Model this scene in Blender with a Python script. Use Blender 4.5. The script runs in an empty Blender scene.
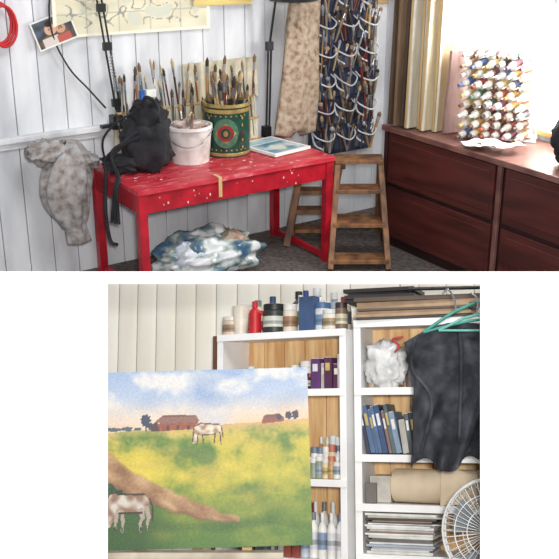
import bpy, math, random
from mathutils import Vector, Matrix, noise
V=Vector; I4=Matrix.Identity(4); rnd=random.Random(7)
def lin(c):
    return tuple(((x/255)/12.92 if x/255<=0.04045 else ((x/255+0.055)/1.055)**2.4) for x in c)
MC={}
def mat(name,c,c2=None,scale=8,rough=.6,metal=0,bump=0,stretch=None,c3=None,emit=0,lo=.35,hi=.65,detail=4):
    if name in MC: return MC[name]
    m=bpy.data.materials.new(name); m.use_nodes=True; nt=m.node_tree; b=nt.nodes['Principled BSDF']
    b.inputs['Roughness'].default_value=rough; b.inputs['Metallic'].default_value=metal
    b.inputs['Base Color'].default_value=(*lin(c),1)
    if c2 is None: c2=tuple(x*.9 for x in c)
    tc=nt.nodes.new('ShaderNodeTexCoord'); mp=nt.nodes.new('ShaderNodeMapping')
    if stretch: mp.inputs['Scale'].default_value=stretch
    nz=nt.nodes.new('ShaderNodeTexNoise'); nz.inputs['Scale'].default_value=scale; nz.inputs['Detail'].default_value=detail
    cr=nt.nodes.new('ShaderNodeValToRGB'); cr.color_ramp.elements[0].position=lo; cr.color_ramp.elements[1].position=hi
    cr.color_ramp.elements[0].color=(*lin(c),1); cr.color_ramp.elements[1].color=(*lin(c2),1)
    if c3:
        e=cr.color_ramp.elements.new((lo+hi)/2); e.color=(*lin(c3),1)
    nt.links.new(tc.outputs['Object'],mp.inputs[0]); nt.links.new(mp.outputs[0],nz.inputs['Vector'])
    nt.links.new(nz.outputs['Fac'],cr.inputs[0]); nt.links.new(cr.outputs[0],b.inputs['Base Color'])
    if bump:
        bp=nt.nodes.new('ShaderNodeBump'); bp.inputs['Strength'].default_value=bump; bp.inputs['Distance'].default_value=.01
        nt.links.new(nz.outputs['Fac'],bp.inputs['Height']); nt.links.new(bp.outputs[0],b.inputs['Normal'])
    if emit:
        b.inputs['Emission Color'].default_value=(*lin(c),1); b.inputs['Emission Strength'].default_value=emit
    MC[name]=m; return m
def vcmat(name,rough=.5):
    m=bpy.data.materials.new(name); m.use_nodes=True; nt=m.node_tree; b=nt.nodes['Principled BSDF']
    a=nt.nodes.new('ShaderNodeVertexColor'); a.layer_name='Col'
    nt.links.new(a.outputs['Color'],b.inputs['Base Color']); b.inputs['Roughness'].default_value=rough
    return m
def smat(c,rough=.45):
    return mat('paint_%d_%d_%d'%tuple(int(x) for x in c),c,tuple(x*.9 for x in c),20,rough)
class O:
    def __init__(s,name,M=I4,bevel=0,solid=0,sub=0):
        s.name=name;s.M=M;s.v=[];s.f=[];s.m=[];s.sm=[];s.mats=[];s.bevel=bevel;s.solid=solid;s.sub=sub
    def add(s,vs,fs,m,smooth=False):
        if m not in s.mats: s.mats.append(m)
        i=s.mats.index(m);n=len(s.v); s.v+= [V(x) for x in vs]
        for f in fs: s.f.append([n+k for k in f]); s.m.append(i); s.sm.append(smooth)
    def box(s,c,d,m,rz=0,R=None):
        c=V(c); R=R or Matrix.Rotation(rz,3,'Z'); h=V(d)/2
        vs=[c+R@V((x*h.x,y*h.y,z*h.z)) for x in(-1,1) for y in(-1,1) for z in(-1,1)]
        s.add(vs,[(0,1,3,2),(4,6,7,5),(0,4,5,1),(2,3,7,6),(0,2,6,4),(1,5,7,3)],m)
    def beam(s,p,q,w,t,m,side=V((1,0,0))):
        p=V(p);q=V(q);a=(q-p).normalized(); x=(side-a*side.dot(a)).normalized(); y=a.cross(x)
        vs=[P+x*(i*w/2)+y*(j*t/2) for P in(p,q) for i,j in((-1,-1),(1,-1),(1,1),(-1,1))]
        s.add(vs,[(3,2,1,0),(4,5,6,7),(0,1,5,4),(1,2,6,5),(2,3,7,6),(3,0,4,7)],m)
    def cyl(s,p,q,r1,r2,m,n=12):
        p=V(p);q=V(q);a=(q-p).normalized(); t=V((0,0,1)) if abs(a.z)<.9 else V((1,0,0))
        x=a.cross(t).normalized(); y=a.cross(x)
        vs=[]
        for P,r in((p,r1),(q,r2)):
            for i in range(n):
                w=2*math.pi*i/n; vs.append(P+(x*math.cos(w)+y*math.sin(w))*r)
        s.add(vs,[(i,(i+1)%n,n+(i+1)%n,n+i) for i in range(n)],m,True)
        s.add(vs,[tuple(range(n))[::-1],tuple(range(n,2*n))],m)
    def lathe(s,c,prof,m,n=24,R=None,mlist=None):
        c=V(c);R=R or Matrix.Identity(3); vs=[]
        for r,z in prof:
            for i in range(n):
                w=2*math.pi*i/n; vs.append(c+R@V((r*math.cos(w),r*math.sin(w),z)))
        for k in range(len(prof)-1):
            mm=mlist[k] if mlist else m
            s.add([vs[k*n+i] for i in range(n)]+[vs[(k+1)*n+i] for i in range(n)],[(i,(i+1)%n,n+(i+1)%n,n+i) for i in range(n)],mm,True)
    def tube(s,pts,r,m,n=8,sub=6):
        P=[V(p) for p in pts]
        if len(P)>2 and sub>1:
            Q=[];E=[P[0]*2-P[1]]+P+[P[-1]*2-P[-2]]
            for i in range(1,len(E)-2):
                for k in range(sub):
                    t=k/sub;a,b,c,d=E[i-1],E[i],E[i+1],E[i+2]
                    Q.append(.5*((2*b)+(c-a)*t+(2*a-5*b+4*c-d)*t*t+(3*b-a-3*c+d)*t**3))
            Q.append(P[-1]);P=Q
        vs=[];x=None
        for i,p in enumerate(P):
            a=(P[min(i+1,len(P)-1)]-P[max(i-1,0)]).normalized()
            if x is None:
                t=V((0,0,1)) if abs(a.z)<.9 else V((1,0,0)); x=a.cross(t).normalized()
            else: x=(x-a*x.dot(a)).normalized()
            y=a.cross(x)
            for k in range(n):
                w=2*math.pi*k/n; vs.append(p+(x*math.cos(w)+y*math.sin(w))*r)
        fs=[(j*n+i,j*n+(i+1)%n,(j+1)*n+(i+1)%n,(j+1)*n+i) for j in range(len(P)-1) for i in range(n)]
        s.add(vs,fs,m,True); s.add(vs[:n],[tuple(range(n))],m); s.add(vs[-n:],[tuple(range(n))],m)
    def sheet(s,f,nu,nv,m):
        vs=[V(f(i/nu,j/nv)) for j in range(nv+1) for i in range(nu+1)]
        s.add(vs,[(j*(nu+1)+i,j*(nu+1)+i+1,(j+1)*(nu+1)+i+1,(j+1)*(nu+1)+i) for j in range(nv) for i in range(nu)],m,True)
    def lump(s,c,r,m,amp=.15,fr=3,seed=0,pw=1,R=None,nu=40,nv=24,fold=0):
        c=V(c);R=R or Matrix.Identity(3); vs=[]
        sg=lambda a:math.copysign(abs(a)**pw,a)
        for j in range(nv+1):
            ph=-math.pi/2+math.pi*j/nv
            for i in range(nu):
                w=2*math.pi*i/nu
                d=V((sg(math.cos(ph))*sg(math.cos(w)),sg(math.cos(ph))*sg(math.sin(w)),sg(math.sin(ph))))
                k=1+amp*noise.noise(d*fr+V((seed,seed*2,0)))+amp*.5*noise.noise(d*fr*2.7+V((0,seed,9)))
                if fold: k+=fold*abs(noise.noise(V((d.x*fr*2,d.y*fr*2,d.z*1.2+seed))))
                vs.append(c+R@V((d.x*r[0]*k,d.y*r[1]*k,d.z*r[2]*k)))
        s.add(vs,[(j*nu+i,j*nu+(i+1)%nu,(j+1)*nu+(i+1)%nu,(j+1)*nu+i) for j in range(nv) for i in range(nu)],m,True)
    def done(s):
        xs=[v.x for v in s.v];ys=[v.y for v in s.v];zs=[v.z for v in s.v]
        o=V(((min(xs)+max(xs))/2,(min(ys)+max(ys))/2,min(zs)))
        me=bpy.data.meshes.new(s.name); me.from_pydata([v-o for v in s.v],[],s.f)
        for m in s.mats: me.materials.append(m)
        me.polygons.foreach_set('material_index',s.m); me.polygons.foreach_set('use_smooth',s.sm); me.update()
        ob=bpy.data.objects.new(s.name,me); bpy.context.scene.collection.objects.link(ob)
        ob.matrix_world=s.M@Matrix.Translation(o)
        if s.solid:
            md=ob.modifiers.new('thick','SOLIDIFY'); md.thickness=s.solid; md.offset=0
        if s.bevel:
            md=ob.modifiers.new('bevel','BEVEL'); md.width=s.bevel; md.segments=2; md.limit_method='ANGLE'
        return ob

# ---------------- camera ----------------
sc=bpy.context.scene
sc.view_settings.view_transform='Standard'
yaw=-math.radians(33.7); pitch=math.radians(22.07)
cam=bpy.data.objects.new('camera',bpy.data.cameras.new('camera')); sc.collection.objects.link(cam)
MCAM=Matrix.Translation((0,0,2.5))@Matrix.Rotation(yaw,4,'Z')@Matrix.Rotation(math.pi/2-pitch,4,'X')
cam.matrix_world=MCAM; cam.data.sensor_width=36; cam.data.lens=984/559*36; cam.data.clip_start=.05
sc.camera=cam
# lower studio set: its own floor frame (tilted as a whole so one camera fits both views)
MB=MCAM@(Matrix.Translation((0,0,1.5))@Matrix.Rotation(math.pi/2+math.radians(8.44),4,'X')).inverted()
def rz(a): return Matrix.Rotation(math.radians(a),4,'Z')
ML=MB@Matrix.Translation((.31,4.6,0))@rz(-30)
MR=MB@Matrix.Translation((.345,4.58,0))@rz(-20)
hd=V((.555,.832,0)); rt=V((.832,-.555,0))
def W(f,l,z=0): return hd*f+rt*l+V((0,0,z))

# ---------------- materials ----------------
wallw=mat('white_painted_planks',(222,224,228),(178,180,186),5,.6,bump=.15,stretch=(1,1,.3),lo=.4,hi=.78,detail=8)
ledgew=mat('white_trim_paint',(230,231,234),(200,201,206),8,.5)
floorm=mat('floor_carpet',(112,104,100),(76,70,68),30,.95,bump=.4)
red=mat('red_paint',(186,26,44),(146,18,34),9,.35,bump=.08,detail=8)
redtop=mat('red_paint_worn_glare',(180,36,52),(226,150,156),14,.4,lo=.42,hi=.76,c3=(196,62,74),detail=12,stretch=(.6,2.2,1),bump=.05)  # pale pink streaks: worn scratches, plus glare painted into the colour
black=mat('black_metal',(22,22,24),(34,34,36),10,.4)
blackf=mat('black_fabric',(16,16,20),(40,40,46),9,.85,bump=.6)
steel=mat('steel',(190,190,195),(150,150,155),12,.3,metal=.9)
wood=mat('ladder_wood',(150,104,66),(80,52,34),12,.6,stretch=(1,1,.3),bump=.2,detail=8)
woodl=mat('pale_wood',(206,176,128),(176,140,92),6,.6,stretch=(1,1,.2))
pine=mat('pine_boards',(236,200,148),(206,156,102),5,.55,stretch=(6,6,.6))
mahog=mat('mahogany',(88,42,38),(60,28,26),4,.3,stretch=(1,.4,3))
mahogd=mat('mahogany_dark',(50,26,26),(34,18,18),4,.4)
mahogt=mat('mahogany_top',(132,94,86),(92,60,56),5,.3)
cream=mat('cream_canvas',(214,206,184),(176,168,144),9,.8,bump=.2)
white=mat('white_plastic',(236,236,236),(214,214,216),8,.4)
paper=mat('white_paper',(236,234,228),(214,212,206),6,.8)
shelfw=mat('shelf_white',(244,243,242),(230,229,228),5,.45)

# ================= UPPER STUDIO =================
o=O('floor'); P=[(1.0,6.06),(1.0,5.93),(3.6,4.21),(4.0,3.3),(5.05,3.3),(5.05,6.06)]
o.add([V((x,y,0)) for x,y in P]+[V((x,y,-.03)) for x,y in P],[tuple(range(6)),tuple(range(11,5,-1))]+[(i,6+i,6+(i+1)%6,(i+1)%6) for i in range(6)],floorm); o.done()
o=O('wall_back',bevel=.004)
x=1.0
while x<5.0:
    w=.17
    o.box((x+w/2,6.03,1.25),(w-.005,.03,2.5),wallw); x+=w
o.box((3.05,6.06,1.25),(4.1,.03,2.5),ledgew)
o.done()
o=O('trim_1',bevel=.004)
o.box((1.85,5.985,.985),(1.65,.06,.035),ledgew); o.box((1.85,6.005,.945),(1.65,.02,.05),ledgew); o.done()
o=O('wall_right',bevel=.002)
o.box((5.03,5.75,1.25),(.05,.6,2.5),wallw); o.box((5.03,4.3,.48),(.05,2.4,.96),wallw); o.box((5.03,3.2,1.25),(.05,.2,2.5),wallw); o.box((5.03,4.3,2.45),(.05,2.4,.2),wallw); o.done()
glow=mat('daylight_glass',(255,252,244),(250,250,250),1,.3,emit=2.6)
o=O('window_1',bevel=.003)
o.box((5.06,4.38,1.65),(.01,2.16,1.4),glow)
wy=mat('window_casing',(226,196,120),(200,166,92),5,.5)
for y in(5.42,3.32): o.box((5.0,y,1.65),(.03,.07,1.44),wy)
o.box((5.0,4.38,.955),(.05,2.16,.03),wy); o.box((5.0,4.38,2.36),(.03,2.16,.05),wy)
o.box((5.03,4.38,1.65),(.02,.03,1.4),white)
o.done()
# table
o=O('red_work_table',bevel=.006)
x0,x1,y0,y1,zt=2.445,3.93,5.205,5.94,.762
o.box(((x0+x1)/2,(y0+y1)/2,zt-.015),(x1-x0,y1-y0,.03),redtop)
ap=.125
for yy in(y0+.03,y1-.03): o.box(((x0+x1)/2,yy,zt-.03-ap/2),(x1-x0-.04,.024,ap),red)
for xx in(x0+.03,x1-.03): o.box((xx,(y0+y1)/2,zt-.03-ap/2),(.024,y1-y0-.04,ap),red)
for xx in(x0+.038,x1-.038):
    for yy in(y0+.038,y1-.038):
        o.box((xx,yy,(zt-.03)/2),(.055,.055,zt-.03),red)
o.box((x1-.04,(y0+y1)/2,.04),(.035,y1-y0-.14,.04),red)
o.box((x0+.04,(y0+y1)/2,.04),(.035,y1-y0-.14,.04),red)
tape=mat('tape',(204,176,130),(180,150,100),9,.7)
o.box((3.02,y0-.001,zt-.065),(.025,.006,.13),tape)
o.box((3.02,y0+.04,zt+.001),(.025,.08,.003),tape)
pr=random.Random(3)
for k in range(80):
    xx=pr.uniform(x0+.03,x1-.03); yy=pr.uniform(y0+.02,y1-.25); r_=pr.uniform(.003,.012)
    cs=pr.choice([(236,220,220),(230,190,190),(120,20,30),(220,210,200),(90,60,60)])
    n_=7; vs=[V((xx+math.cos(a*2*math.pi/n_)*r_*pr.uniform(.5,1.8),yy+math.sin(a*2*math.pi/n_)*r_*pr.uniform(.5,1.3),zt+.0012)) for a in range(n_)]
    o.add(vs,[tuple(range(n_))],smat(cs))
for k in range(26):
    xx=pr.uniform(x0+.1,x1-.1); zz=zt-.03-pr.uniform(.01,.11); r_=pr.uniform(.002,.006)
    vs=[V((xx+math.cos(a*2*math.pi/6)*r_*pr.uniform(.5,1.4),y0+.0172,zz+math.sin(a*2*math.pi/6)*r_*pr.uniform(.6,2.2))) for a in range(6)]
    o.add(vs,[tuple(range(6))],smat(pr.choice([(236,220,220),(110,16,26),(226,200,190)])))
o.done()
def brush(o,p,d,L,r,hc,bc,up=True):
    p=V(p);d=V(d).normalized()
    o.cyl(p,p+d*L*.72,r*.6,r,smat(hc),8); o.cyl(p+d*L*.72,p+d*L*.86,r*1.1,r*1.25,steel,8)
    o.cyl(p+d*L*.86,p+d*L*.94,r*1.3,r*1.5,smat(bc,.9),8); o.cyl(p+d*L*.94,p+d*L,r*1.5,r*.4,smat(bc,.9),8)
HC=[(176,130,80),(120,50,36),(60,70,100),(200,176,126),(70,40,28),(40,40,44),(170,76,50),(150,100,64),(80,96,96),(214,198,164),(190,160,110),(226,218,200)]
BC=[(60,44,34),(120,96,70),(96,72,50),(190,170,130),(50,44,40),(150,124,96)]
o=O('paintbrush_rack',bevel=.002)
o.box((3.20,5.955,.92),(1.10,.014,.30),cream)
for tier,(zb,yy) in enumerate(((.78,5.90),(.93,5.935))):
    for i in range(15): o.box((2.70+i*.072,yy,zb+.07),(.064,.028,.14),cream)
    o.box((3.20,yy-.018,zb+.15),(1.09,.010,.014),woodl)
o.box((3.20,5.91,.772),(1.10,.07,.02),woodl)
for i in range(38):
    x=2.68+i*.0282+rnd.uniform(-.01,.01)
    brush(o,(x,5.885,.80),(rnd.uniform(-.14,.14),rnd.uniform(0,.04),1),rnd.uniform(.28,.42),rnd.uniform(.005,.009),rnd.choice(HC),rnd.choice(BC))
for i in range(32):
    x=2.68+i*.033+rnd.uniform(-.01,.01)
    brush(o,(x,5.925,.96),(rnd.uniform(-.15,.15),rnd.uniform(0,.03),1),rnd.uniform(.26,.46),rnd.uniform(.005,.009),rnd.choice(HC),rnd.choice(BC))
o.done()
o=O('cream_art_board',bevel=.002)
R=Matrix.Rotation(math.radians(-3),3,'X')
o.box((3.50,5.985,1.20),(.60,.012,.28),cream,R=R); o.done()
def bucket(name,c,r,h,bm,rim,nb,spread,can=False):
    o=O(name); r0=r*(.98 if can else .86)
    o.lathe(c,[(0,0),(r0,0),(r0,.01),(r,h-.02),(r*1.04,h-.02),(r*1.04,h),(r*.95,h),(r*.95,h-.02),(r*.84,.02),(0,.02)],bm,32,mlist=[bm,bm,bm,rim,rim,rim,rim,bm,bm])
    cc=V(c)
    for i in range(nb):
        a=rnd.uniform(0,6.28);rr=rnd.uniform(.1,.7)*r
        b=cc+V((math.cos(a)*rr*.5,math.sin(a)*rr*.5,.03)); d=V((math.cos(a)*spread*rnd.random(),math.sin(a)*spread*rnd.random(),1))
        brush(o,b,d,rnd.uniform(h*1.1,h*1.5),rnd.uniform(.007,.014),rnd.choice(HC),rnd.choice(BC+[(220,200,170)]))
    return o
wb=mat('bucket_white',(214,210,206),(150,140,136),9,.45,lo=.48,hi=.8)
o=bucket('paint_bucket',(3.06,5.66,.763),.146,.245,wb,white,4,.3)
o.lump((3.06,5.66,.99),(.122,.122,.035),mat('paint_rags',(220,206,200),(140,112,104),14,.9),.5,4,3)
cc=V((3.06,5.66,.98)); o.tube([cc+rt*(-.153),cc+rt*-.1-hd*.131+V((0,0,-.06)),cc-hd*.163+V((0,0,-.09)),cc+rt*.1-hd*.131+V((0,0,-.06)),cc+rt*.153],.004,steel)
o.done()
gr=mat('can_green',(30,74,60),(20,50,42),12,.3); gold=mat('can_gold',(176,152,96),(140,116,64),14,.4,metal=.2)
o=bucket('green_tin_can',(3.37,5.70,.763),.156,.36,gr,gold,20,.36,True)
c=V((3.37,5.70,.763))
o.lathe(c,[(.1555,.012),(.1565,.014),(.1575,.03),(.156,.033)],gold,32)
o.lathe(c,[(.155,.30),(.1585,.302),(.159,.325),(.156,.327)],gold,32)
def wrap(o,c,r,w0,w1,z0,z1,m,n=10,ang=math.radians(-123.7),shape=None):
    vs=[]
    for i in range(n+1):
        t=i/n; a=ang+w0+(w1-w0)*t; k=1 if shape is None else shape(t); zm=(z0+z1)/2;hh=(z1-z0)/2*k
        for z in(zm-hh,zm+hh): vs.append(c+V((math.cos(a)*r,math.sin(a)*r,z)))
    o.add(vs,[(2*i,2*i+2,2*i+3,2*i+1) for i in range(n)],m,True)
ell=lambda t:max(.05,math.sqrt(max(0,1-(2*t-1)**2)))
dia=lambda t:max(.03,1-abs(2*t-1))
canred=mat('can_red',(150,44,44),(110,28,30),10,.4)
gr2=mat('can_green_pale',(80,120,96),(56,96,76),30,.4)
wrap(o,c,.1605,-.56,.56,.07,.27,gr2,n=16,shape=ell); wrap(o,c,.161,-.46,.46,.10,.24,gold,n=16,shape=dia); wrap(o,c,.1615,-.36,.36,.115,.225,canred,n=16,shape=ell)
wrap(o,c,.1625,-.22,.22,.135,.205,gr,shape=ell); wrap(o,c,.1635,-.10,.10,.15,.19,gold,shape=ell)
for s_ in(-1,1):
    for zz in(.07,.12,.17,.22,.27): wrap(o,c,.1605,s_*.76-.05,s_*.76+.05,zz-.012,zz+.012,gold if zz!=.17 else canred,6,shape=ell)
for zz in(.055,.285):
    for q in range(9): wrap(o,c,.1605,-.9+q*.22,-.82+q*.22,zz-.006,zz+.006,gold,4,shape=ell)
o.done()
def painted(name,M,w,h,nx,ny,fn,rough=.5,thick=.01,side=None,gain=1):
    me=bpy.data.meshes.new(name); vs=[];cols=[]
    for j in range(ny+1):
        for i in range(nx+1):
            u=i/nx;v=j/ny
            vs.append((u*w-w/2,0,v*h)); cols.append(fn(u,v))
    fs=[(j*(nx+1)+i,j*(nx+1)+i+1,(j+1)*(nx+1)+i+1,(j+1)*(nx+1)+i) for j in range(ny) for i in range(nx)]
    n=len(vs); t=thick
    vs+=[(-w/2,0,0),(w/2,0,0),(w/2,0,h),(-w/2,0,h),(-w/2,t,0),(w/2,t,0),(w/2,t,h),(-w/2,t,h)]
    fs+=[(n+4,n+7,n+6,n+5),(n,n+4,n+5,n+1),(n+1,n+5,n+6,n+2),(n+2,n+6,n+7,n+3),(n+3,n+7,n+4,n)]
    me.from_pydata(vs,[],fs); ca=me.color_attributes.new('Col','FLOAT_COLOR','POINT')
    for k,c in enumerate(cols):
        l=lin(c); ca.data[k].color=(l[0]*gain,l[1]*gain,l[2]*gain,1)
    for k in range(n,n+8): ca.data[k].color=(.8,.8,.8,1)
    me.materials.append(vcmat(name+'_print',rough)); me.materials.append(side or paper)
    for p in me.polygons[-5:]: p.material_index=1
    ob=bpy.data.objects.new(name,me); sc.collection.objects.link(ob); ob.matrix_world=M; return ob
def mixc(a,b,t): t=max(0,min(1,t)); return tuple(a[i]*(1-t)+b[i]*t for i in range(3))
def magf(u,v):
    if u<.07 or u>.93 or v<.07 or v>.93: return (240,242,242)
    n=noise.noise(V((u*4,v*4,1)))+.4*noise.noise(V((u*11,v*11,1)))
    c=mixc((74,128,150),(206,220,222),.5+n)
    if v>.7: c=mixc(c,(170,206,216),.6)
    if abs(v-.70)<.015: c=(236,240,240)
    if (u-.45)**2+(v-.35)**2<.03: c=mixc(c,(226,220,208),.8)
    return c
painted('watercolour_sheet',Matrix.Translation((3.735,5.43,.785))@rz(10)@Matrix.Rotation(math.radians(-90),4,'X'),.34,.40,54,54,magf,.3,.018)
# black bag
o=O('black_shoulder_bag')
c=V((2.71,5.60,.764))
Rb=Matrix.Rotation(math.radians(-33),3,'Z')
o.lump(c+V((0,0,.17)),(.15,.11,.165),blackf,.3,2.2,4,.72,R=Rb,fold=.15)
o.lump(c+Rb@V((.02,0,.31)),(.10,.07,.13),blackf,.35,2.6,8,.7,R=Rb,fold=.2)
o.lump(c+Rb@V((-.02,0,.39)),(.055,.05,.06),blackf,.3,2.6,21,.8,R=Rb,fold=.2)
o.lump(c+Rb@V((-.15,-.03,.058)),(.12,.11,.05),blackf,.35,2.6,2,.8,R=Rb,fold=.2)
for k in range(3):
    o.tube([c+Rb@V((-.06+.02*k,-.12,.25)),c+Rb@V((-.2,-.12,.12+.02*k)),V((2.45,5.47+.02*k,.785)),V((2.415,5.44+.02*k,.7)),V((2.41-.01*k,5.43+.03*k,.5))],.010,blackf)
o.tube([c+Rb@V((-.04,-.1,.28)),c+Rb@V((-.12,-.12,.22)),c+Rb@V((-.25,-.1,.10)),V((2.43,5.62,.785)),V((2.40,5.6,.55)),V((2.40,5.56,.36)),V((2.42,5.5,.34))],.012,blackf)
o.tube([c+Rb@V((0,-.06,.42)),c+Rb@V((.02,-.08,.49)),c+Rb@V((.08,-.06,.45)),c+Rb@V((.1,-.06,.33))],.010,blackf)
o.tube([c+Rb@V((-.05,-.08,.40)),c+Rb@V((-.16,-.09,.34)),c+Rb@V((-.24,-.09,.26)),c+Rb@V((-.27,-.06,.18)),c+Rb@V((-.26,-.04,.06))],.007,blackf)
o.done()
o=O('green_spray_bottle'); c=V((2.86,5.81,.762)); gb=smat((90,160,120))
o.lathe(c,[(0,0),(.045,0),(.05,.02),(.05,.24),(.03,.30),(.018,.32),(.018,.42),(0,.42)],gb,20)
o.box(c+V((0,0,.45)),(.07,.03,.05),smat((230,235,225)));o.box(c+V((-.06,0,.43)),(.03,.02,.09),smat((40,90,170))); o.done()
# draped rag
ragm=mat('paint_stained_rag',(172,174,178),(92,86,88),20,.9,c3=(150,142,138),bump=.5,lo=.3,hi=.75,detail=7)
o=O('paint_rag')
def ragf(u,v):
    a=u*2*math.pi; z=.95-v*.66
    wid=.07+.10*math.sin(min(1,v*1.25)*math.pi)**.7*(1-.25*v)
    wid*=1+.30*noise.noise(V((math.cos(a)*2,math.sin(a)*2,v*2.5)))+.14*math.sin(a*5+v*4)
    cx=2.22+.07*v-.03*math.sin(v*3.0)
    if v<.02 or v>.98: wid*=.3
    return V((cx+math.cos(a)*wid*1.0,5.77+math.sin(a)*wid*.62,z+.05*math.cos(a)*(1-v)))
o.sheet(ragf,60,40,ragm)
o.lump((2.33,5.79,.835),(.11,.10,.06),ragm,.4,3,5,fold=.2)
o.lump((2.12,5.80,.93),(.12,.09,.07),ragm,.4,3,15,fold=.2)
o.done()
# desk lamps
o=O('swing_arm_lamp')
b=V((2.68,5.93,.985))
o.box(b+V((-.02,0,.04)),(.07,.07,.09),black); o.cyl(b+V((0,0,.02)),b+V((0,0,.14)),.015,.015,black)
o.box(b+V((-.05,0,.02)),(.16,.04,.02),black)
top=V((2.58,5.93,1.95))
for dx in(-.016,.016): o.cyl(b+V((dx,0,.12)),top+V((dx,0,0)),.007,.007,black,8)
for t in(.12,.5,.75): 
    p=b.lerp(top,t); o.box(p+V((0,0,.05)),(.055,.03,.05),black)
pts=[]
for k in range(60):
    t=k/59; pts.append(b+V((0,-.02,.24+t*.24))+V((math.cos(k*1.3)*.012-.01-.03*t,math.sin(k*1.3)*.012,0)))
o.tube(pts,.003,steel,5,1)
o.cyl(top,top+V((.5,-.25,.2)),.008,.008,black,8)
hd2=top+V((.55,-.28,.12))
o.lathe(hd2,[(.02,.12),(.05,.1),(.11,0),(.105,0),(.045,.09),(0,.09)],black,20)
o.tube([top,(2.45,5.95,1.99),(2.30,5.97,1.86),(2.29,5.98,1.62),(2.38,5.98,1.4),(2.50,5.97,1.25),(2.60,5.95,1.12)],.006,black)
o.done()
o=O('swing_arm_lamp')
b=V((3.84,5.93,.762))
o.box(b+V((0,0,.04)),(.05,.06,.08),black)
o.cyl(b+V((0,0,.05)),V((3.84,5.90,1.42)),.007,.007,black,8); o.cyl(b+V((.025,0,.05)),V((3.865,5.90,1.42)),.007,.007,black,8)
o.box((3.85,5.9,1.42),(.05,.03,.06),black)
o.cyl((3.85,5.9,1.42),(3.86,5.82,1.80),.008,.008,black,8)
o.lathe((3.93,5.72,1.745),[(.02,.14),(.06,.12),(.17,0),(.165,0),(.05,.1),(0,.11)],black,24)
o.done()
def photof(u,v):
    c=(130,104,84) if v<.45 else (84,98,118)
    c=mixc(c,(60,60,60),.5+noise.noise(V((u*6,v*6,3))))
    if (u-.42)**2*1.6+(v-.58)**2<.035: c=(206,164,138)
    if (u-.66)**2*1.8+(v-.5)**2<.025: c=(196,150,124)
    if (u-.42)**2*1.5+(v-.78)**2<.012: c=(60,44,40)
    if (u-.66)**2*1.8+(v-.66)**2<.010: c=(50,36,32)
    for ex in(.38,.46,.63,.69):
        if (u-ex)**2*1.5+(v-(.6 if ex<.5 else .52))**2<.0006: c=(40,30,28)
    if v<.34 and .15<u<.55: c=(206,196,190)
    if v<.3 and .5<u<.85: c=(180,90,80)
    if u<.04 or u>.96 or v<.05 or v>.95: c=(226,224,220)
    return c
painted('photo_print',Matrix.Translation((2.33,5.97,1.55))@Matrix.Rotation(math.radians(-16),4,'Y')@Matrix.Rotation(math.radians(-8),4,'X'),.27,.18,70,48,photof,.3,.004)
def planf(u,v):
    c=mixc((222,216,192),(204,198,172),.5+noise.noise(V((u*5,v*5,0))))
    gx=abs((u*5)%1-.5); gy=abs((v*3)%1-.5)
    if gx>.485 or gy>.48: c=(176,172,160)
    k=noise.noise(V((u*9,v*5,4)))
    if .08<u<.92 and .12<v<.85 and abs(k)<.03: c=(140,140,134)
    if .08<u<.92 and .12<v<.85 and k>.22: c=(198,200,184)
    if u<.02 or u>.98 or v<.05: c=(232,228,210)
    return c
painted('wall_plan_sheet',Matrix.Translation((2.86,5.985,1.575))@Matrix.Rotation(math.radians(1),4,'Y'),1.12,.42,160,60,planf,.7,.004)
def yelf(u,v):
    if .06<u<.94 and .12<v<.9: return (198,200,196) 
    return (206,182,104)
painted('yellow_framed_print',Matrix.Translation((3.52,5.965,1.715))@Matrix.Rotation(math.radians(2),4,'Y'),.46,.35,40,30,yelf,.5,.015)
o=O('red_cable_coil')
redc=smat((200,34,40))
for k in range(3):
    c=V((1.95+.012*k,5.96-.012*k,1.71-.01*k)); o.tube([c+V((math.cos(a*math.pi/6)*.08,0,math.sin(a*math.pi/6)*.12)) for a in range(13)],.009,redc,sub=2)
o.cyl((1.95,6.01,1.81),(1.95,5.92,1.81),.008,.008,steel); o.done()
mott=mat('mottled_apron_cloth',(190,174,154),(118,94,78),26,.85,c3=(172,150,130),bump=.5,detail=10,lo=.34,hi=.72)
o=O('stained_drop_cloth')
def dcf(u,v):
    a=u*2*math.pi; z=1.98-v*1.2; w=.12+.05*v; w*=1+.22*noise.noise(V((math.cos(a)*1.6,math.sin(a)*1.6,v*2)))+.07*math.sin(a*6)+.04*math.sin(a*11+v*3)
    if v<.01 or v>.99: w*=.3
    return V((4.14-.12*v+math.cos(a)*w,5.83+math.sin(a)*w*.5,z+.02*math.sin(a*3)*v))
o.sheet(dcf,72,40,mott); o.cyl((4.1,6.01,1.95),(4.1,5.8,1.95),.01,.01,steel); o.done()
navy=mat('navy_fabric',(58,66,92),(42,44,62),9,.85,bump=.3)
pocket=mat('grey_pocket',(112,116,130),(74,78,94),11,.8,bump=.4)
o=O('hanging_tool_organiser')
o.box((4.56,5.985,1.20),(.60,.02,1.34),navy)
wire=smat((222,224,228))
TB=[(70,60,56),(40,40,44),(110,96,86),(140,120,100),(120,124,132),(170,160,150),(90,70,54),(60,70,96),(156,140,124)]
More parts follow.
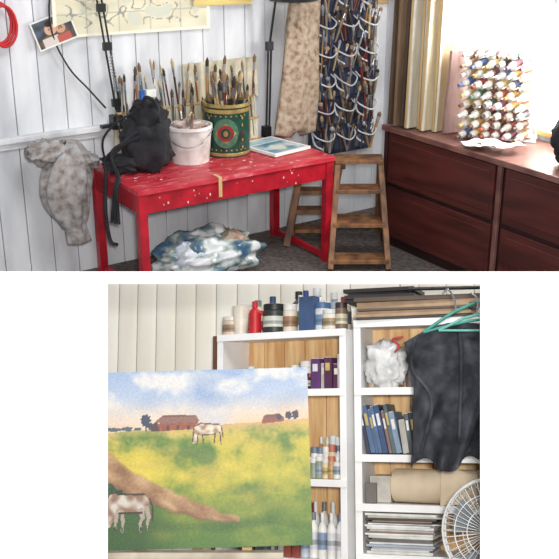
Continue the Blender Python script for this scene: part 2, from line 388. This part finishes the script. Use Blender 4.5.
for r in range(6):
    z=1.78-r*.21
    for cidx in range(3):
        x=4.36+cidx*.2+rnd.uniform(-.01,.01)
        o.box((x,5.96,z-.12),(.17,.02,.09),pocket if (r+cidx)%2 else navy)
        o.tube([(x-.085,5.97,z),(x-.08,5.90,z-.035),(x,5.86,z-.06-rnd.random()*.02),(x+.08,5.90,z-.035),(x+.085,5.97,z)],.006,wire)
        if rnd.random()<.5: o.tube([(x-.085,5.97,z-.0),(x-.085,5.93,z-.09),(x-.03,5.90,z-.13)],.0075,wire,sub=3)
        for q in range(rnd.randint(5,8)):
            xx=x+rnd.uniform(-.07,.07); dd=(rnd.uniform(-.4,.4),rnd.uniform(-.05,.02),1)
            brush(o,(xx,5.915+rnd.uniform(-.025,.02),z-.17),dd,rnd.uniform(.17,.34),rnd.uniform(.007,.013),rnd.choice(TB+HC[:5]),rnd.choice(BC+[(190,190,196),(150,160,180)]))
o.done()
o=O('brown_envelope'); o.box((4.93,5.98,1.78),(.10,.012,.3),smat((176,150,104))); o.done()
# step ladders
Rl=Matrix.Rotation(yaw,3,'Z')
o=O('wooden_stepladder',bevel=.004)
for sgn in(-1,1):
    b=.55+sgn*.20; tpp=.56+sgn*.15
    o.beam(W(6.33,b,0),W(6.75,tpp,.66),.04,.085,wood,side=rt)
    o.beam(W(7.15,b,0),W(6.80,tpp,.63),.035,.045,wood,side=rt)
for t,wd in((.10,.40),(.43,.36),(.74,.32)):
    o.box(W(6.33+.42*t+.02,.553,.66*t),(wd,.16,.03),wood,R=Rl)
o.box(W(6.77,.56,.675),(.34,.17,.03),wood,R=Rl)
o.box(W(7.08,.55,.14),(.34,.02,.05),wood,R=Rl)
o.done()
o=O('wooden_stepladder',bevel=.003)
for l in(.08,.36):
    o.beam(W(7.02,l,0),W(7.02,l+.08,.56),.045,.05,wood,side=rt)
    o.beam(W(6.82,l-.03,0),W(7.0,l+.08,.56),.05,.06,wood,side=rt)
for z in(.10,.24,.38): o.box(W(6.90+z*.2,.24,z),(.26,.12,.028),wood,R=Rl)
o.box(W(7.0,.30,.57),(.36,.15,.03),wood,R=Rl); o.done()
# plastic bag of paint scraps under table
o=O('crumpled_shopping_bag')
bagm=mat('printed_plastic',(60,92,124),(214,218,220),7,.25,c3=(120,140,138),bump=.25,lo=.38,hi=.60,detail=3)
o.lump((3.08,5.50,.150),(.35,.25,.15),bagm,.28,2.0,6,fold=.22,nu=72,nv=40)
o.lump((2.90,5.42,.20),(.12,.11,.09),mat('white_plastic_bag',(214,218,226),(130,146,170),5,.25,bump=.3),.3,2.2,16,fold=.25)
o.lump((3.22,5.44,.20),(.12,.11,.09),mat('brown_scraps',(176,140,120),(90,120,110),6,.4,bump=.3),.3,2.2,26,fold=.25); o.done()
# dresser
o=O('mahogany_dresser',bevel=.005)
dx,dy0,dy1,dz=4.43,3.42,5.29,.904
o.box((4.715,(dy0+dy1)/2,.47),(.53,dy1-dy0,.80),mahogd)
o.box((4.70,(dy0+dy1)/2,dz-.02),(.59,dy1-dy0+.03,.04),mahogt)
o.box((4.72,(dy0+dy1)/2,.035),(.48,dy1-dy0-.04,.07),mahogd)
for a,b in((4.20,5.27),(3.44,4.14)):
    for z0,z1 in((.09,.46),(.49,.85)):
        o.box((4.442,(a+b)/2,(z0+z1)/2),(.02,b-a-.03,z1-z0),mahog)
        o.box((4.434,(a+b)/2,(z0+z1)/2),(.012,b-a-.11,z1-z0-.09),mahog)
o.box((4.435,4.17,.46),(.025,.035,.86),mahogt); o.box((4.435,5.275,.46),(.025,.03,.86),mahogd)
o.done()
# panels and canvases leaning
for nm,y,xa,xb,h,c,c2,ln in (('wood_panel',5.25,4.42,4.86,1.04,(96,74,58),(60,46,36),1.2),('wood_panel',5.19,4.42,4.84,1.0,(132,108,84),(96,76,58),.6),('wood_panel',5.14,4.44,4.84,.86,(80,66,56),(60,48,40),1.6),
    ('stretched_canvas',5.08,4.44,4.84,1.0,(206,200,184),(180,172,152),1.0),('stretched_canvas',5.02,4.50,4.86,1.03,(150,140,128),(126,114,100),.4),('stretched_canvas',4.96,4.47,4.84,.98,(216,204,176),(190,174,140),1.4),('stretched_canvas',4.90,4.53,4.86,1.0,(180,160,124),(150,126,92),.8),
    ('pink_art_board',4.82,4.54,4.83,.55,(176,144,138),(134,106,100),3.0)):
    o=O(nm,bevel=.003); m=mat(nm+str(y),c,c2,5,.6,stretch=(3,3,.5)); R=Matrix.Rotation(math.radians(ln),3,'Y')
    pv=V(((xa+xb)/2,y,.910)); 
    if nm=='stretched_canvas':
        o.box(pv+R@V((0,0,h/2)),(xb-xa,.006,h),m,R=R); o.box(pv+R@V((0,.014,h/2)),(xb-xa,.020,h),woodl,R=R)
        o.box(pv+R@V((-(xb-xa)/2+.012,-.005,h/2)),(.02,.004,h),mat('canvas_edge',(226,222,210),(200,194,178),8,.8),R=R)
    else: o.box(pv+R@V((0,0,h/2)),(xb-xa,.022,h),m,R=R)
    o.done()
# paint tube rack
o=O('paint_tube_rack')
TC=[(186,96,66),(160,76,70),(86,106,150),(124,84,62),(200,156,90),(96,126,104),(70,66,70),(206,184,120),(140,90,104),(104,76,60),(160,130,104)]
si=V((.60,-.80,0)).normalized(); bk=V((.80,.60,0))
ax=(-rt*.74-hd*.60+V((0,0,-.20))).normalized()
base=V((4.56,4.64,.908))
for r in range(9):
    z=.06+r*.066
    o.beam(base+bk*.13+V((0,0,z-.03)),base+bk*.13+si*.44+V((0,0,z-.03)),.10,.005,white,side=bk)
    for k in range(6):
        p=base+si*(.05+k*.072)+bk*.14+V((0,0,z+rnd.uniform(-.003,.003)))
        L=rnd.uniform(.155,.175); a2=(ax+V((rnd.uniform(-.05,.05),rnd.uniform(-.05,.05),rnd.uniform(-.05,.05)))).normalized()
        tc=smat(rnd.choice(TC)); bd=smat(rnd.choice([(226,224,220),(196,194,190),(214,206,192),(232,230,226)]))
        o.cyl(p,p+a2*L*.30,.022,.026,bd,10); o.cyl(p+a2*L*.30,p+a2*L*.66,.0265,.0265,tc,10); o.cyl(p+a2*L*.66,p+a2*L*.84,.026,.024,bd,10); o.cyl(p+a2*L*.84,p+a2*L*.91,.024,.012,bd,10); o.cyl(p+a2*L*.91,p+a2*L*1.10,.013,.012,rnd.choice([tc,smat((214,212,208)),smat((80,66,60)),smat((120,90,74))]),10)
for k in(-.0,.45):
    o.beam(base+si*k+bk*.19,base+si*k+bk*.19+V((0,0,.62)),.018,.018,white)
    o.beam(base+si*k+bk*.08,base+si*k+bk*.08+V((0,0,.60)),.012,.012,white)
o.box(base+si*.22+bk*.14+V((0,0,.006)),(.46,.14,.012),white,rz=math.atan2(si.y,si.x))
o.done()
o=O('crumpled_papers')
for k in range(5):
    a=k*.7
    def pf(u,v,k=k,a=a):
        x=(u-.5)*.20;y=(v-.5)*.12
        return V((4.51+.01*k+x*math.cos(a)-y*math.sin(a),4.38-.06*k+.1+x*math.sin(a)+y*math.cos(a),.908+.008*k+.022*(1+noise.noise(V((u*2,v*2,k*3))))))
    o.sheet(pf,12,10,paper)
o.done()
o=O('black_leather_bag')
o.lump((4.68,3.82,1.07),(.11,.12,.14),blackf,.25,2,3,.7,fold=.2)
o.lump((4.70,3.82,1.21),(.075,.09,.08),blackf,.3,2.4,13,.8,fold=.25); o.done()
o=O('brown_jacket'); o.lump((4.89,4.00,1.22),(.07,.07,.28),mat('brown_cloth',(122,92,60),(84,60,40),8,.9,bump=.4),.3,2,9,.8,fold=.25); o.done()

# ================= LOWER STUDIO =================
wl=mat('lower_wall_panel',(242,238,226),(226,218,202),2.5,.5,stretch=(1,1,.3))
def yb(ox,oy,ang,x,y): return oy - math.sin(math.radians(ang))*x + math.cos(math.radians(ang))*y
def planks(name,M,oy,ang,xa,xb):
    o=O(name,M); x=xa; gm=smat((206,200,188))
    while x<xb:
        w=.135; zt=1.5+.1505*yb(0,oy,ang,x+w/2,.30)
        n=8
        vs=[]
        for i in range(n+1):
            t=i/n; vs+= [V((x+.003+(w-.006)*t,.302-.006*math.sin(t*math.pi)**.5,0)),V((x+.003+(w-.006)*t,.302-.006*math.sin(t*math.pi)**.5,zt))]
        o.add(vs,[(2*i,2*i+2,2*i+3,2*i+1) for i in range(n)],wl,True)
        o.box((x+w/2,.314,zt/2),(w,.012,zt-.004),gm); x+=w
    o.done()
planks('wall_north',ML,4.6,30,-1.74,.05); planks('wall_east',MR,4.58,20,-.02,1.05)
o=O('floor_lower',MB); o.box((0,4.6,-.02),(2.4,2.2,.04),mat('lower_floor',(150,130,110),(120,100,84),6,.7)); o.done()
def case(name,M,x0,x1,zs,top,depth=.26):
    o=O(name,M,bevel=.002); t=.034
    for x in(x0+t/2,x1-t/2):
        o.box((x,depth/2,top/2),(.022,depth,top),shelfw); o.box((x,.004,top/2),(t,.012,top),shelfw)
    for z in zs+[top]:
        o.box(((x0+x1)/2,depth/2+.004,z-.012),(x1-x0-.03,depth-.01,.022),shelfw); o.box(((x0+x1)/2,.0,z-.017),(x1-x0-.004,.018,.034),shelfw)
    n=6;w=(x1-x0)/n
    for i in range(n): o.box((x0+w*(i+.5),depth+.006,top/2),(w-.004,.01,top-.04),pine)
    return o.done()
case('bookcase',ML,-.72,0,[.09,.50,.885,1.253,1.672],1.951)
case('bookcase',MR,0,.62,[.09,.50,.93,1.15,1.37,1.672],1.985)
o=O('wooden_plank',ML,bevel=.003); o.box((-.785,.12,.98),(.075,.02,1.96),mat('brown_plank',(120,82,56),(90,58,38),5,.6,stretch=(1,1,.2))); o.done()
def bottle(o,c,r,h,body,cap,kind='bottle',label=None):
    c=V(c); B=smat(body); C=smat(cap)
    if kind=='bottle':
        o.lathe(c,[(0,0),(r*.95,0),(r,.006),(r,h*.62),(r*.85,h*.72),(r*.4,h*.8),(r*.4,h*.84)],B,16); o.lathe(c,[(r*.46,h*.83),(r*.46,h),(0,h)],C,14)
    elif kind=='jar':
        o.lathe(c,[(0,0),(r*.95,0),(r,.006),(r,h*.74),(r*.88,h*.8)],B,18); o.lathe(c,[(r*.94,h*.79),(r*.96,h*.98),(r*.9,h),(0,h)],C,18)
    elif kind=='cup':
        o.lathe(c,[(0,0),(r*.75,0),(r,h),(r*.93,h),(r*.7,.01),(0,.01)],B,18)
    elif kind=='box':
        o.box(c+V((0,0,h/2)),(r*2,r*1.3,h),B,rz=rnd.uniform(-.3,.3))
    if label:
        o.lathe(c,[(r*1.01,h*.2),(r*1.02,h*.21),(r*1.02,h*.56),(r*1.01,h*.57)],smat(label),16)
        o.lathe(c,[(r*1.03,h*.3),(r*1.035,h*.31),(r*1.035,h*.4),(r*1.03,h*.41)],smat(tuple(min(255,x*.6+30) for x in label)),16)
def lx(px): return (px-345)*.005625
o=O('paint_containers',ML); z=1.952
for px,d,r,h,b,cp,k,l in [(221,.10,.05,.10,(206,190,168),(222,214,204),'jar',(150,120,96)),(232,.09,.045,.15,(226,216,200),(230,226,220),'cup',None),(226,.2,.045,.17,(206,184,156),(210,206,200),'jar',(170,110,80)),(238,.2,.04,.19,(216,206,190),(120,130,120),'bottle',(120,150,120)),
  (250,.06,.032,.165,(186,28,36),(200,40,44),'bottle',None),(243,.16,.04,.13,(214,204,188),(180,80,60),'jar',(170,80,64)),(257,.17,.035,.20,(220,218,212),(50,70,110),'bottle',(90,120,160)),
  (269,.07,.058,.145,(44,48,46),(30,30,30),'jar',(200,204,190)),(284,.08,.037,.14,(210,200,184),(220,216,210),'jar',(150,110,80)),(290,.13,.03,.19,(224,224,220),(236,236,236),'bottle',(110,140,110)),(296,.12,.03,.21,(36,54,110),(50,74,140),'bottle',(214,216,222)),(304,.07,.042,.17,(66,88,126),(20,30,60),'box',None),
  (314,.10,.045,.14,(206,208,206),(70,100,140),'jar',(100,130,160)),(281,.2,.04,.22,(80,86,82),(40,40,40),'bottle',None),(300,.2,.045,.23,(214,214,216),(226,226,226),'bottle',(100,120,160)),(317,.2,.04,.20,(150,160,170),(226,226,226),'bottle',(200,90,70)),(325,.07,.042,.10,(216,210,198),(206,206,206),'jar',(150,130,100)),(330,.16,.035,.17,(206,198,180),(160,50,46),'bottle',(90,90,100)),(336,.06,.03,.13,(120,100,84),(60,50,46),'jar',(210,200,170))]:
    bottle(o,(lx(px),d,z),r,h,b,cp,k,l)
o.done()
o=O('ink_jars',ML); z=1.673
for i in range(14):
    px=232+i*5.6; c=rnd.choice([(50,46,48),(70,60,58),(96,56,56),(50,58,80),(196,192,184),(150,140,130),(70,50,66)])
    bottle(o,(lx(px),.08+.07*(i%2)+rnd.uniform(0,.03),z),.02+.006*rnd.random(),.07+.05*rnd.random(),c,rnd.choice([(40,40,40),(210,210,208),(70,70,70)]),rnd.choice(['jar','bottle']),rnd.choice([None,(206,200,186)]))
bottle(o,(lx(296),.13,z),.038,.14,(226,216,214),(226,226,224),'jar',(170,96,110))
o.done()
def books(name,M,x0,x1,z,hs,cols,d=.02,lean=0,dep=.17,ws=(.012,.03)):
    o=O(name,M,bevel=.001); x=x0
    while x<x1:
        w=rnd.uniform(*ws); h=rnd.uniform(*hs); c=rnd.choice(cols); R=Matrix.Rotation(lean,3,'Y'); dd=d+rnd.uniform(0,.03)
        cen=V((x+w/2,dd+dep/2,z))+R@V((0,0,h/2)); cen.z+=abs(math.sin(lean))*w/2
        o.box(cen,(w,dep,h),smat(c),R=R); o.box(cen+R@V((0,.003,.002)),(w-.005,dep,h),paper,R=R)
        o.box(cen+R@V((0,-dep/2-.0005,h*.2)),(w*.6,.002,h*.25),smat(rnd.choice([(220,216,200),(200,176,100),(226,226,226),c])),R=R)
        x+=w+.002
    return o.done()
books('book_row',ML,lx(309),-.045,1.673,(.11,.16),[(150,40,56),(96,56,110),(160,44,50),(84,46,76),(190,180,180),(130,50,64)],ws=(.02,.045))
o=O('paint_bottle_cluster',ML); z=1.254
for i in range(18):
    px=305+(i%6)*5.6; row=i//6
    bottle(o,(lx(px)-.0,.04+.07*row,z),.017+.004*rnd.random(),.085+.05*row+.02*rnd.random(),rnd.choice([(226,222,214),(216,200,166),(180,140,100),(140,150,130),(224,224,224),(96,96,98)]),rnd.choice([(230,230,228),(190,110,90),(110,124,140),(226,222,214)]),rnd.choice(['bottle','jar']),rnd.choice([None,(190,160,96),(140,156,170),(224,216,196)]))
o.done()
o=O('paint_bottle_cluster',ML); z=.886
for i in range(10):
    px=300+(i%5)*8.4; row=i//5
    bottle(o,(lx(px),.06+.11*row,z),.022,.21+.04*row,rnd.choice([(226,224,218),(230,230,228),(190,200,210)]),rnd.choice([(230,230,230),(110,124,160),(120,120,124)]),'bottle',rnd.choice([(130,150,180),(180,120,100),(206,206,210)]))
o.done()
books('book_row',ML,-.60,-.28,.886,(.18,.26),[(70,80,96),(160,80,66),(206,200,186),(96,110,96),(50,50,60),(190,150,96)])
# right case contents
o=O('plastic_bag_of_jars',MR)
cl=mat('cloudy_plastic',(224,224,222),(176,176,178),16,.3,bump=.6,lo=.4,hi=.7)
for i in range(6): bottle(o,(.065+.035*(i%4),.09+.05*(i//4),1.673),.02,.15+.05*rnd.random(),rnd.choice([(214,210,200),(190,170,150),(180,184,186)]),(226,226,224),'jar')
o.lump((.13,.09,1.672+.108),(.085,.07,.10),cl,.35,2.5,3,.8,fold=.25)
for i in range(4): bottle(o,(.24+.03*i,.12,1.673),.018,.12+.04*rnd.random(),rnd.choice([(190,180,160),(120,110,110)]),(60,60,66),'jar')
o.done()
o=O('red_ribbon',MR); o.tube([(.20,-.02,1.83),(.22,-.02,1.86),(.19,-.02,1.89),(.24,-.015,1.90)],.005,smat((180,44,50))); o.done()
books('book_row',MR,.05,.19,1.373,(.18,.235),[(86,110,144),(56,80,120),(130,150,170),(90,104,112),(190,192,190),(60,66,84),(140,110,96)],lean=-.2,ws=(.012,.026))
books('book_row',MR,.22,.36,1.373,(.15,.20),[(50,58,66),(80,90,96),(140,124,104),(180,176,166)],lean=-.14)
o=O('paper_roll',MR); tan=mat('kraft_paper',(212,194,168),(188,168,140),7,.7)
o.cyl((.17,.10,1.151+.078),(.56,.04,1.151+.078),.076,.076,tan,28); o.cyl((.169,.10,1.15+.078),(.165,.10,1.15+.078),.064,.064,smat((226,216,196)),24)
o.sheet(lambda u,v:V((.40+.16*u,-.01-.05*v,1.15+.15-.15*v*v+.01*math.sin(u*5))),10,8,tan)
o.done()
o=O('cardboard_carton',MR,bevel=.002); o.box((.10,.15,1.151+.06),(.10,.16,.12),smat((200,194,184))); o.box((.065,.04,1.151+.045),(.05,.03,.09),smat((110,104,100))); o.done()
def stack(name,M,x0,x1,z0,z1,cols,d0=-.01,dep=.22,jit=.02,th=(.006,.014)):
    o=O(name,M); z=z0
    while z<z1:
        t=rnd.uniform(*th); a=x0+rnd.uniform(0,jit);b=x1-rnd.uniform(0,jit*2)
        o.box(((a+b)/2,d0+dep/2+rnd.uniform(-jit,jit)*.5,z+t/2),(b-a,dep,t-.001),smat(rnd.choice(cols)),rz=rnd.uniform(-.06,.06)); z+=t
    o.done()
PC=[(226,224,218),(190,186,180),(120,114,110),(76,72,74),(206,200,190),(150,124,104),(170,176,186),(230,230,228),(96,88,86),(190,186,170)]
stack('magazine_stack',MR,.045,.40,.931,1.10,PC,jit=.035); stack('magazine_stack',MR,.045,.42,.501,.88,PC,jit=.03)
stack('portfolio_stack',MR,-.02,.62,1.986,2.07,[(150,116,84),(96,80,68),(224,218,208),(140,110,84),(60,56,54),(180,150,120)],d0=.0,dep=.24,jit=.05,th=(.010,.02))
stack('portfolio_stack',MR,-.05,.30,2.072,2.135,[(40,38,40),(60,54,54),(100,76,62)],d0=0,dep=.24,jit=.03,th=(.012,.022))
# apron + hangers
apm=mat('black_apron_cloth',(34,36,42),(84,86,94),11,.85,bump=.5,lo=.42,hi=.82,detail=9)
o=O('black_apron',MB,solid=.006)
def apf(u,v):
    z=1.915-v*.58+ (0.03*math.sin(u*math.pi) if v<.5 else 0)*(1-2*v) +.01*u*v
    xl=.525+.055*min(1,v*2.2)-.03*v; xr=.90-.07*v*v
    z+= -.07*(1-u)*(1-u)*max(0,1-v*3)+.03*math.sin(u*9)*v**3
    x=xl+(xr-xl)*u
    y=4.15+.035*math.sin(u*13+v*2.5+2*noise.noise(V((u*2,v*2,0))))*(.25+v)+.04*noise.noise(V((u*5,v*6,2)))
    return V((x,y,z))
o.sheet(apf,70,60,apm)
o.tube([apf(.12,.02)+V((0,-.01,0)),apf(.05,.3)+V((-.01,-.02,0)),apf(.2,.55)+V((0,-.03,0)),apf(.1,.95)+V((0,-.03,0))],.005,apm)
o.tube([apf(.62,.02+t*.1)+V((0,-.02,0)) for t in range(9)],.006,apm,sub=2)
o.done()
teal=smat((60,150,134)); tl2=smat((100,180,164))
o=O('clothes_hanger',MB)
o.tube([(.60,4.10,1.885),(.74,4.10,1.975),(.88,4.10,2.03),(.95,4.10,2.05)],.007,teal,sub=3); o.tube([(.60,4.10,1.885),(.78,4.10,1.93),(.95,4.10,1.95)],.006,teal,sub=3); o.tube([(.74,4.10,1.975),(.735,4.11,2.03),(.71,4.12,2.07),(.69,4.13,2.05)],.004,steel); o.done()
o=O('clothes_hanger',MB)
o.tube([(.66,4.07,1.89),(.82,4.07,1.955),(.97,4.07,1.90)],.006,tl2,sub=3); o.tube([(.66,4.07,1.89),(.97,4.07,1.89)],.005,tl2,sub=1); o.tube([(.82,4.07,1.955),(.825,4.07,2.02),(.80,4.08,2.05)],.004,steel); o.done()
o=O('clothes_rail',MB); o.cyl((.55,4.15,2.075),(1.1,4.10,2.08),.008,.008,black); o.beam((1.08,4.11,0),(1.08,4.11,2.09),.03,.03,black); o.done()
# fan
o=O('electric_fan',MB)
fc=V((.835,3.93,1.09)); fr=.205
ax=V((-.42,-.9,.05)).normalized(); sx=ax.cross(V((0,0,1))).normalized(); sy=sx.cross(ax)
fw=smat((222,222,216)); fg=smat((216,216,214)); bl=smat((130,136,140)); 
def ring(r,dd,th): o.tube([fc+ax*dd+(sx*math.cos(a*math.pi/16)+sy*math.sin(a*math.pi/16))*r for a in range(33)],th,fg,6,1)
for r,dd,th in((1,0,.006),(.97,.03,.003),(.7,.052,.0025),(.45,.06,.0025),(1,-.03,.005),(.7,-.07,.003)): ring(fr*r,dd,th)
for k in range(44):
    a=k*2*math.pi/44; d=sx*math.cos(a)+sy*math.sin(a)
    o.tube([fc+d*fr,fc+d*fr*.9+ax*.04,fc+d*fr*.5+ax*.06,fc+d*fr*.2+ax*.062],.0016,fg,5,2)
    o.tube([fc+d*fr-ax*.03,fc+d*fr*.7-ax*.07,fc+d*fr*.2-ax*.08],.0016,fg,5,2)
o.cyl(fc+ax*.055,fc+ax*.068,.042,.036,fw,20); o.cyl(fc-ax*.07,fc-ax*.17,.065,.045,smat((110,112,112)),20); o.cyl(fc-ax*.07,fc+ax*.02,.022,.022,fw,14)
for k in range(4):
    a=k*math.pi/2+.4
    def bf(u,v,a=a):
        aa=a+(v-.5)*(.5+.5*u); r=.02+.15*u; d=sx*math.cos(aa)+sy*math.sin(aa); return fc+d*r+ax*(v-.5)*.05
    o.sheet(bf,8,6,bl)
pb=fc-ax*.12; o.cyl(pb,V((pb.x,pb.y,.03)),.016,.02,fw,14); o.cyl((pb.x,pb.y,0),(pb.x,pb.y,.03),.17,.15,fw,28); o.done()

# landscape painting
def inpoly(x,y,P):
    r=False;j=len(P)-1
    for i in range(len(P)):
        if (P[i][1]>y)!=(P[j][1]>y) and x<(P[j][0]-P[i][0])*(y-P[i][1])/(P[j][1]-P[i][1])+P[i][0]: r=not r
        j=i
    return r
def seg(x,y,a,b,w):
    ax_,ay=a;bx,by=b;dx=bx-ax_;dy=by-ay;t=max(0,min(1,((x-ax_)*dx+(y-ay)*dy)/(dx*dx+dy*dy)))
    return math.hypot(x-ax_-t*dx,y-ay-t*dy)<w
PW,PH=232,174
def N(x,y,s,k=0): return noise.noise(V((x*s,y*s,k)))
h1=[(91,56),(94,53),(99,53),(106,54.5),(114,54),(118,57),(118,62),(116,65),(112,63.5),(106,65),(99,64),(96,66),(93,72),(90,72.5),(89.5,70),(91,64)]
h2=[(3,122),(7,119),(12,120),(20,122),(29,120.5),(38,121.5),(43,127),(43,134),(37,138),(28,137.5),(21,139),(13,138),(9,143),(5,151),(1,154),(-3,152.5),(-2,147),(0,140),(-1,131)]
PXU=[(-30,58),(-8,68),(0,73),(12,83),(28,96),(48,108),(72,121),(100,133),(134,147)]
PXL=[(-30,106),(-8,110),(0,113),(12,117),(28,123),(48,131),(72,140),(100,147),(134,151)]
def interp(P,x):
    for i in range(len(P)-1):
        if P[i][0]<=x<=P[i+1][0]: return P[i][1]+(P[i+1][1]-P[i][1])*(x-P[i][0])/(P[i+1][0]-P[i][0])
    return None
def paint(u,v):
    x=204-PW*(1-u); y=PH*(1-v)
    hz=60-.045*x+1.2*N(x,0,.05)
    if y<hz:
        t=y/hz; c=mixc((160,182,214),(200,208,222),t*1.3)
        k=N(x*.40,y*1.0,.05,2)+.35*N(x,y,.13,3)
        c=mixc(c,(226,224,222),min(1,max(0,k+.12)*2.0))
        c=mixc(c,(238,206,174),max(0,(t-.45)*1.9)*(.8+.8*N(x,y,.03,5)))
        c=mixc(c,(132,158,200),max(0,N(x*.5,y,.05,8))*1.5*(1-t))
    else:
        t=(y-hz)/(174-hz)
        c=mixc((206,184,108),(200,186,70),min(1,t*5))
        c=mixc(c,(146,160,64),max(0,(t-.22)*1.7)); c=mixc(c,(78,120,58),max(0,(t-.55)*2.0))
        k=N(x*.45,y,.035,3)+.5*N(x*.7,y,.09,7)+.2*N(x,y,.25,9)
        c=mixc(c,(92,128,56),max(0,k)*1.7); c=mixc(c,(226,204,78),max(0,-k-.02)*1.6*(1 if t<.55 else .35))
        c=mixc(c,(220,182,126),max(0,1-(y-hz)/8)*(.4+.6*(x>90)))
        c=mixc(c,(190,160,92),max(0,N(x*.3,y,.08,21))*.9*(1-t))
        dg=max(0,min(1,(80-x)/40))*max(0,min(1,(y-112-.25*x+6*N(x,y,.06,30))/18)); c=mixc(c,(52,88,50),dg*.8)
        c=mixc(c,(60,96,52),max(0,N(x*.3,y*.8,.07,40)-.1)*1.6*t)
        yu=interp(PXU,x); yl=interp(PXL,x)
        if yu is not None:
            w=2.5*N(x,y,.08,6); yu+=w-1.5; yl+=w+1.5
            if yu<y<yl:
                q=(yl-y)/(yl-yu); cp=mixc((142,102,72),(206,168,126),.5+.9*N(x-y*.8,y,.06,4)+.2*N(x,y,.3,4))
                if q>.75: cp=mixc(cp,(190,156,88),(q-.75)*2)
                if q<.28: cp=mixc(cp,(104,76,52),(.28-q)*3)
                e=min(1,(y-yu)/3,(yl-y)/3); c=mixc(c,cp,e)
    def el(cx,cy,rx,ry): return ((x-cx)/rx)**2+((y-cy)/ry)**2<1+.8*N(x,y,.5)
    if el(44,49,5,6) or (abs(x-44)<.9 and 50<y<60) or el(48,54,3,4): c=(62,70,94)
    if el(12,57,8,2.0) or el(25,56.5,6,2.2) or el(36,57,4,1.6): c=(88,98,110)
    if inpoly(x,y,[(55,52),(95,50),(95,58),(55,60)]): c=mixc((166,96,76),(140,74,60),.5+N(x*2,y*.3,.3))
    if inpoly(x,y,[(48,55),(55,49),(57,60),(49,60)]): c=(84,62,64)
    if inpoly(x,y,[(53,50),(61,44),(93,44.5),(97,51),(60,52.5)]): c=(144,104,92)
    if inpoly(x,y,[(61,44),(93,44.5),(93,46),(60,46)]): c=(120,84,76)
    for dx_ in(64,74,84):
        if dx_<x<dx_+3 and 54<y<59: c=(96,60,54)
    if inpoly(x,y,[(158,52),(160,48),(174,46),(180,49),(180,53),(158,55)]): c=(150,82,68)
    if inpoly(x,y,[(159,49),(161,46.5),(174,45.5),(180,49)]): c=(116,84,84)
    if el(184,47.5,3.5,4) or el(191,47,3.5,4.5) or el(175,49,2.5,3): c=(66,66,92)
    hx=x-4
    if x<30 and 108<y<152 and ((x-3)/19)**2+((y-128)/17)**2<1+.7*N(x,y,.15): c=mixc((34,66,44),(64,96,62),.5+N(x,y,.3))
    if inpoly(x,y,h1): c=mixc((232,220,200),(168,136,108),.4+1.6*N(x,y,.2))
    for a,b in(((95,63),(94,74)),((99,64),(100.5,73)),((112,63),(110.5,73)),((116.5,62),(117.5,74)),((91,58),(89.5,71)),((91,56),(98,53)),((98,53),(116,54.5)),((118,57),(119.5,67)),((99,64.5),(112,64))):
        if seg(x,y,a,b,.6): c=(86,62,52)
    if inpoly(hx,y,h2): c=mixc((218,208,198),(150,118,98),.5+1.6*N(x,y,.12,9))
    for a,b,w in(((12,136),(10,146),1.9),((10,146),(9,154),1.2),((16,137),(17,147),1.8),((17,147),(16,156),1.2),((35,136),(36,143),2.4),((36,143),(33.5,149),1.5),((33.5,149),(34,156),1.2),((40,134),(42,143),2.2),((42,143),(40.5,149),1.4),((40.5,149),(42,155),1.2)):
        if seg(hx,y,a,b,w): c=(178,162,150)
    for a,b in(((3,121),(-1,132)),((-1,132),(-2,142)),((7,119),(6,115.5)),((43,126),(46,134)),((46,134),(45.5,146)),((9,152),(9,155)),((16,153),(16,156)),((34,153),(34,156)),((42,152),(42,155)),((13,138.5),(35,138.5)),((12,120),(38,121)),((-3,152),(1,154.5))):
        if seg(hx,y,a,b,.9): c=(70,52,48)
    if seg(hx,y,(1.5,144),(1.6,144.6),.8): c=(40,30,30)
    c=tuple(max(0,min(255,k+12*N(x,y,.5,11)+8*N(x*.3,y,1.1,12))) for k in c)
    return c
s_=.00399
MP=MB@Matrix.Translation((.128-PW*s_/2,3.9,1.032))@Matrix.Rotation(math.radians(-1.6),4,'Y')
painted('landscape_painting',MP,PW*s_,PH*s_*.985,340,255,paint,.55,.025,gain=.74)
o=O('artist_easel',MB,bevel=.003)
cx=.128-PW*s_/2
for d in(-.22,.22): o.beam((cx+d*1.5,3.99,0),(cx+d*.6,3.96,1.66),.04,.025,woodl)
o.beam((cx,4.40,0),(cx,3.99,1.66),.04,.025,woodl)
o.box((cx,3.93,1.005),(.70,.09,.025),mat('easel_ledge',(196,186,168),(160,148,130),9,.6)); o.box((cx,3.985,.5),(.6,.02,.04),woodl); o.done()

# white page surround of both views, added as a panel with an opening
s=3.4/984
o=O('page_surround',MCAM)
wf=mat('white_page',(252,252,252),(250,250,250),3,.7)
xl,xr,yt,yb_,yo=-172*s,201*s,-4.3*s,-1.06,8*s
for a,b,c,d in((-1.35,1.35,yt,yo),(-1.35,xl,yb_,yt),(xr,1.35,yb_,yt),(-1.35,1.35,yb_-.12,yb_)):
    o.box(((a+b)/2,(c+d)/2,-3.405),(b-a,d-c,.008),wf)
o.done()

# ---------------- lights ----------------
w=bpy.data.worlds.new('world'); sc.world=w; w.use_nodes=True
w.node_tree.nodes['Background'].inputs[0].default_value=(.95,.97,1,1); w.node_tree.nodes['Background'].inputs[1].default_value=.36
def area(name,p,tgt,size,pw,col=(1,1,1)):
    l=bpy.data.lights.new(name,'AREA'); l.energy=pw; l.size=size; l.color=col
    ob=bpy.data.objects.new(name,l); sc.collection.objects.link(ob); ob.location=p
    ob.rotation_euler=(V(tgt)-V(p)).to_track_quat('-Z','Y').to_euler(); return ob
area('flash_light',(0.1,-.1,2.70),hd*4.2+V((0,0,.7)),.25,165,(1,.985,.96))
area('window_light',(4.93,4.4,1.6),(2.6,5.5,.7),1.1,72,(1,.98,.94))
area('upper_fill_light',(2.2,2.6,4.4),(3.4,5.9,1.0),1.2,90)  # added fill for the upper set, no lamp fixture there
print('done')
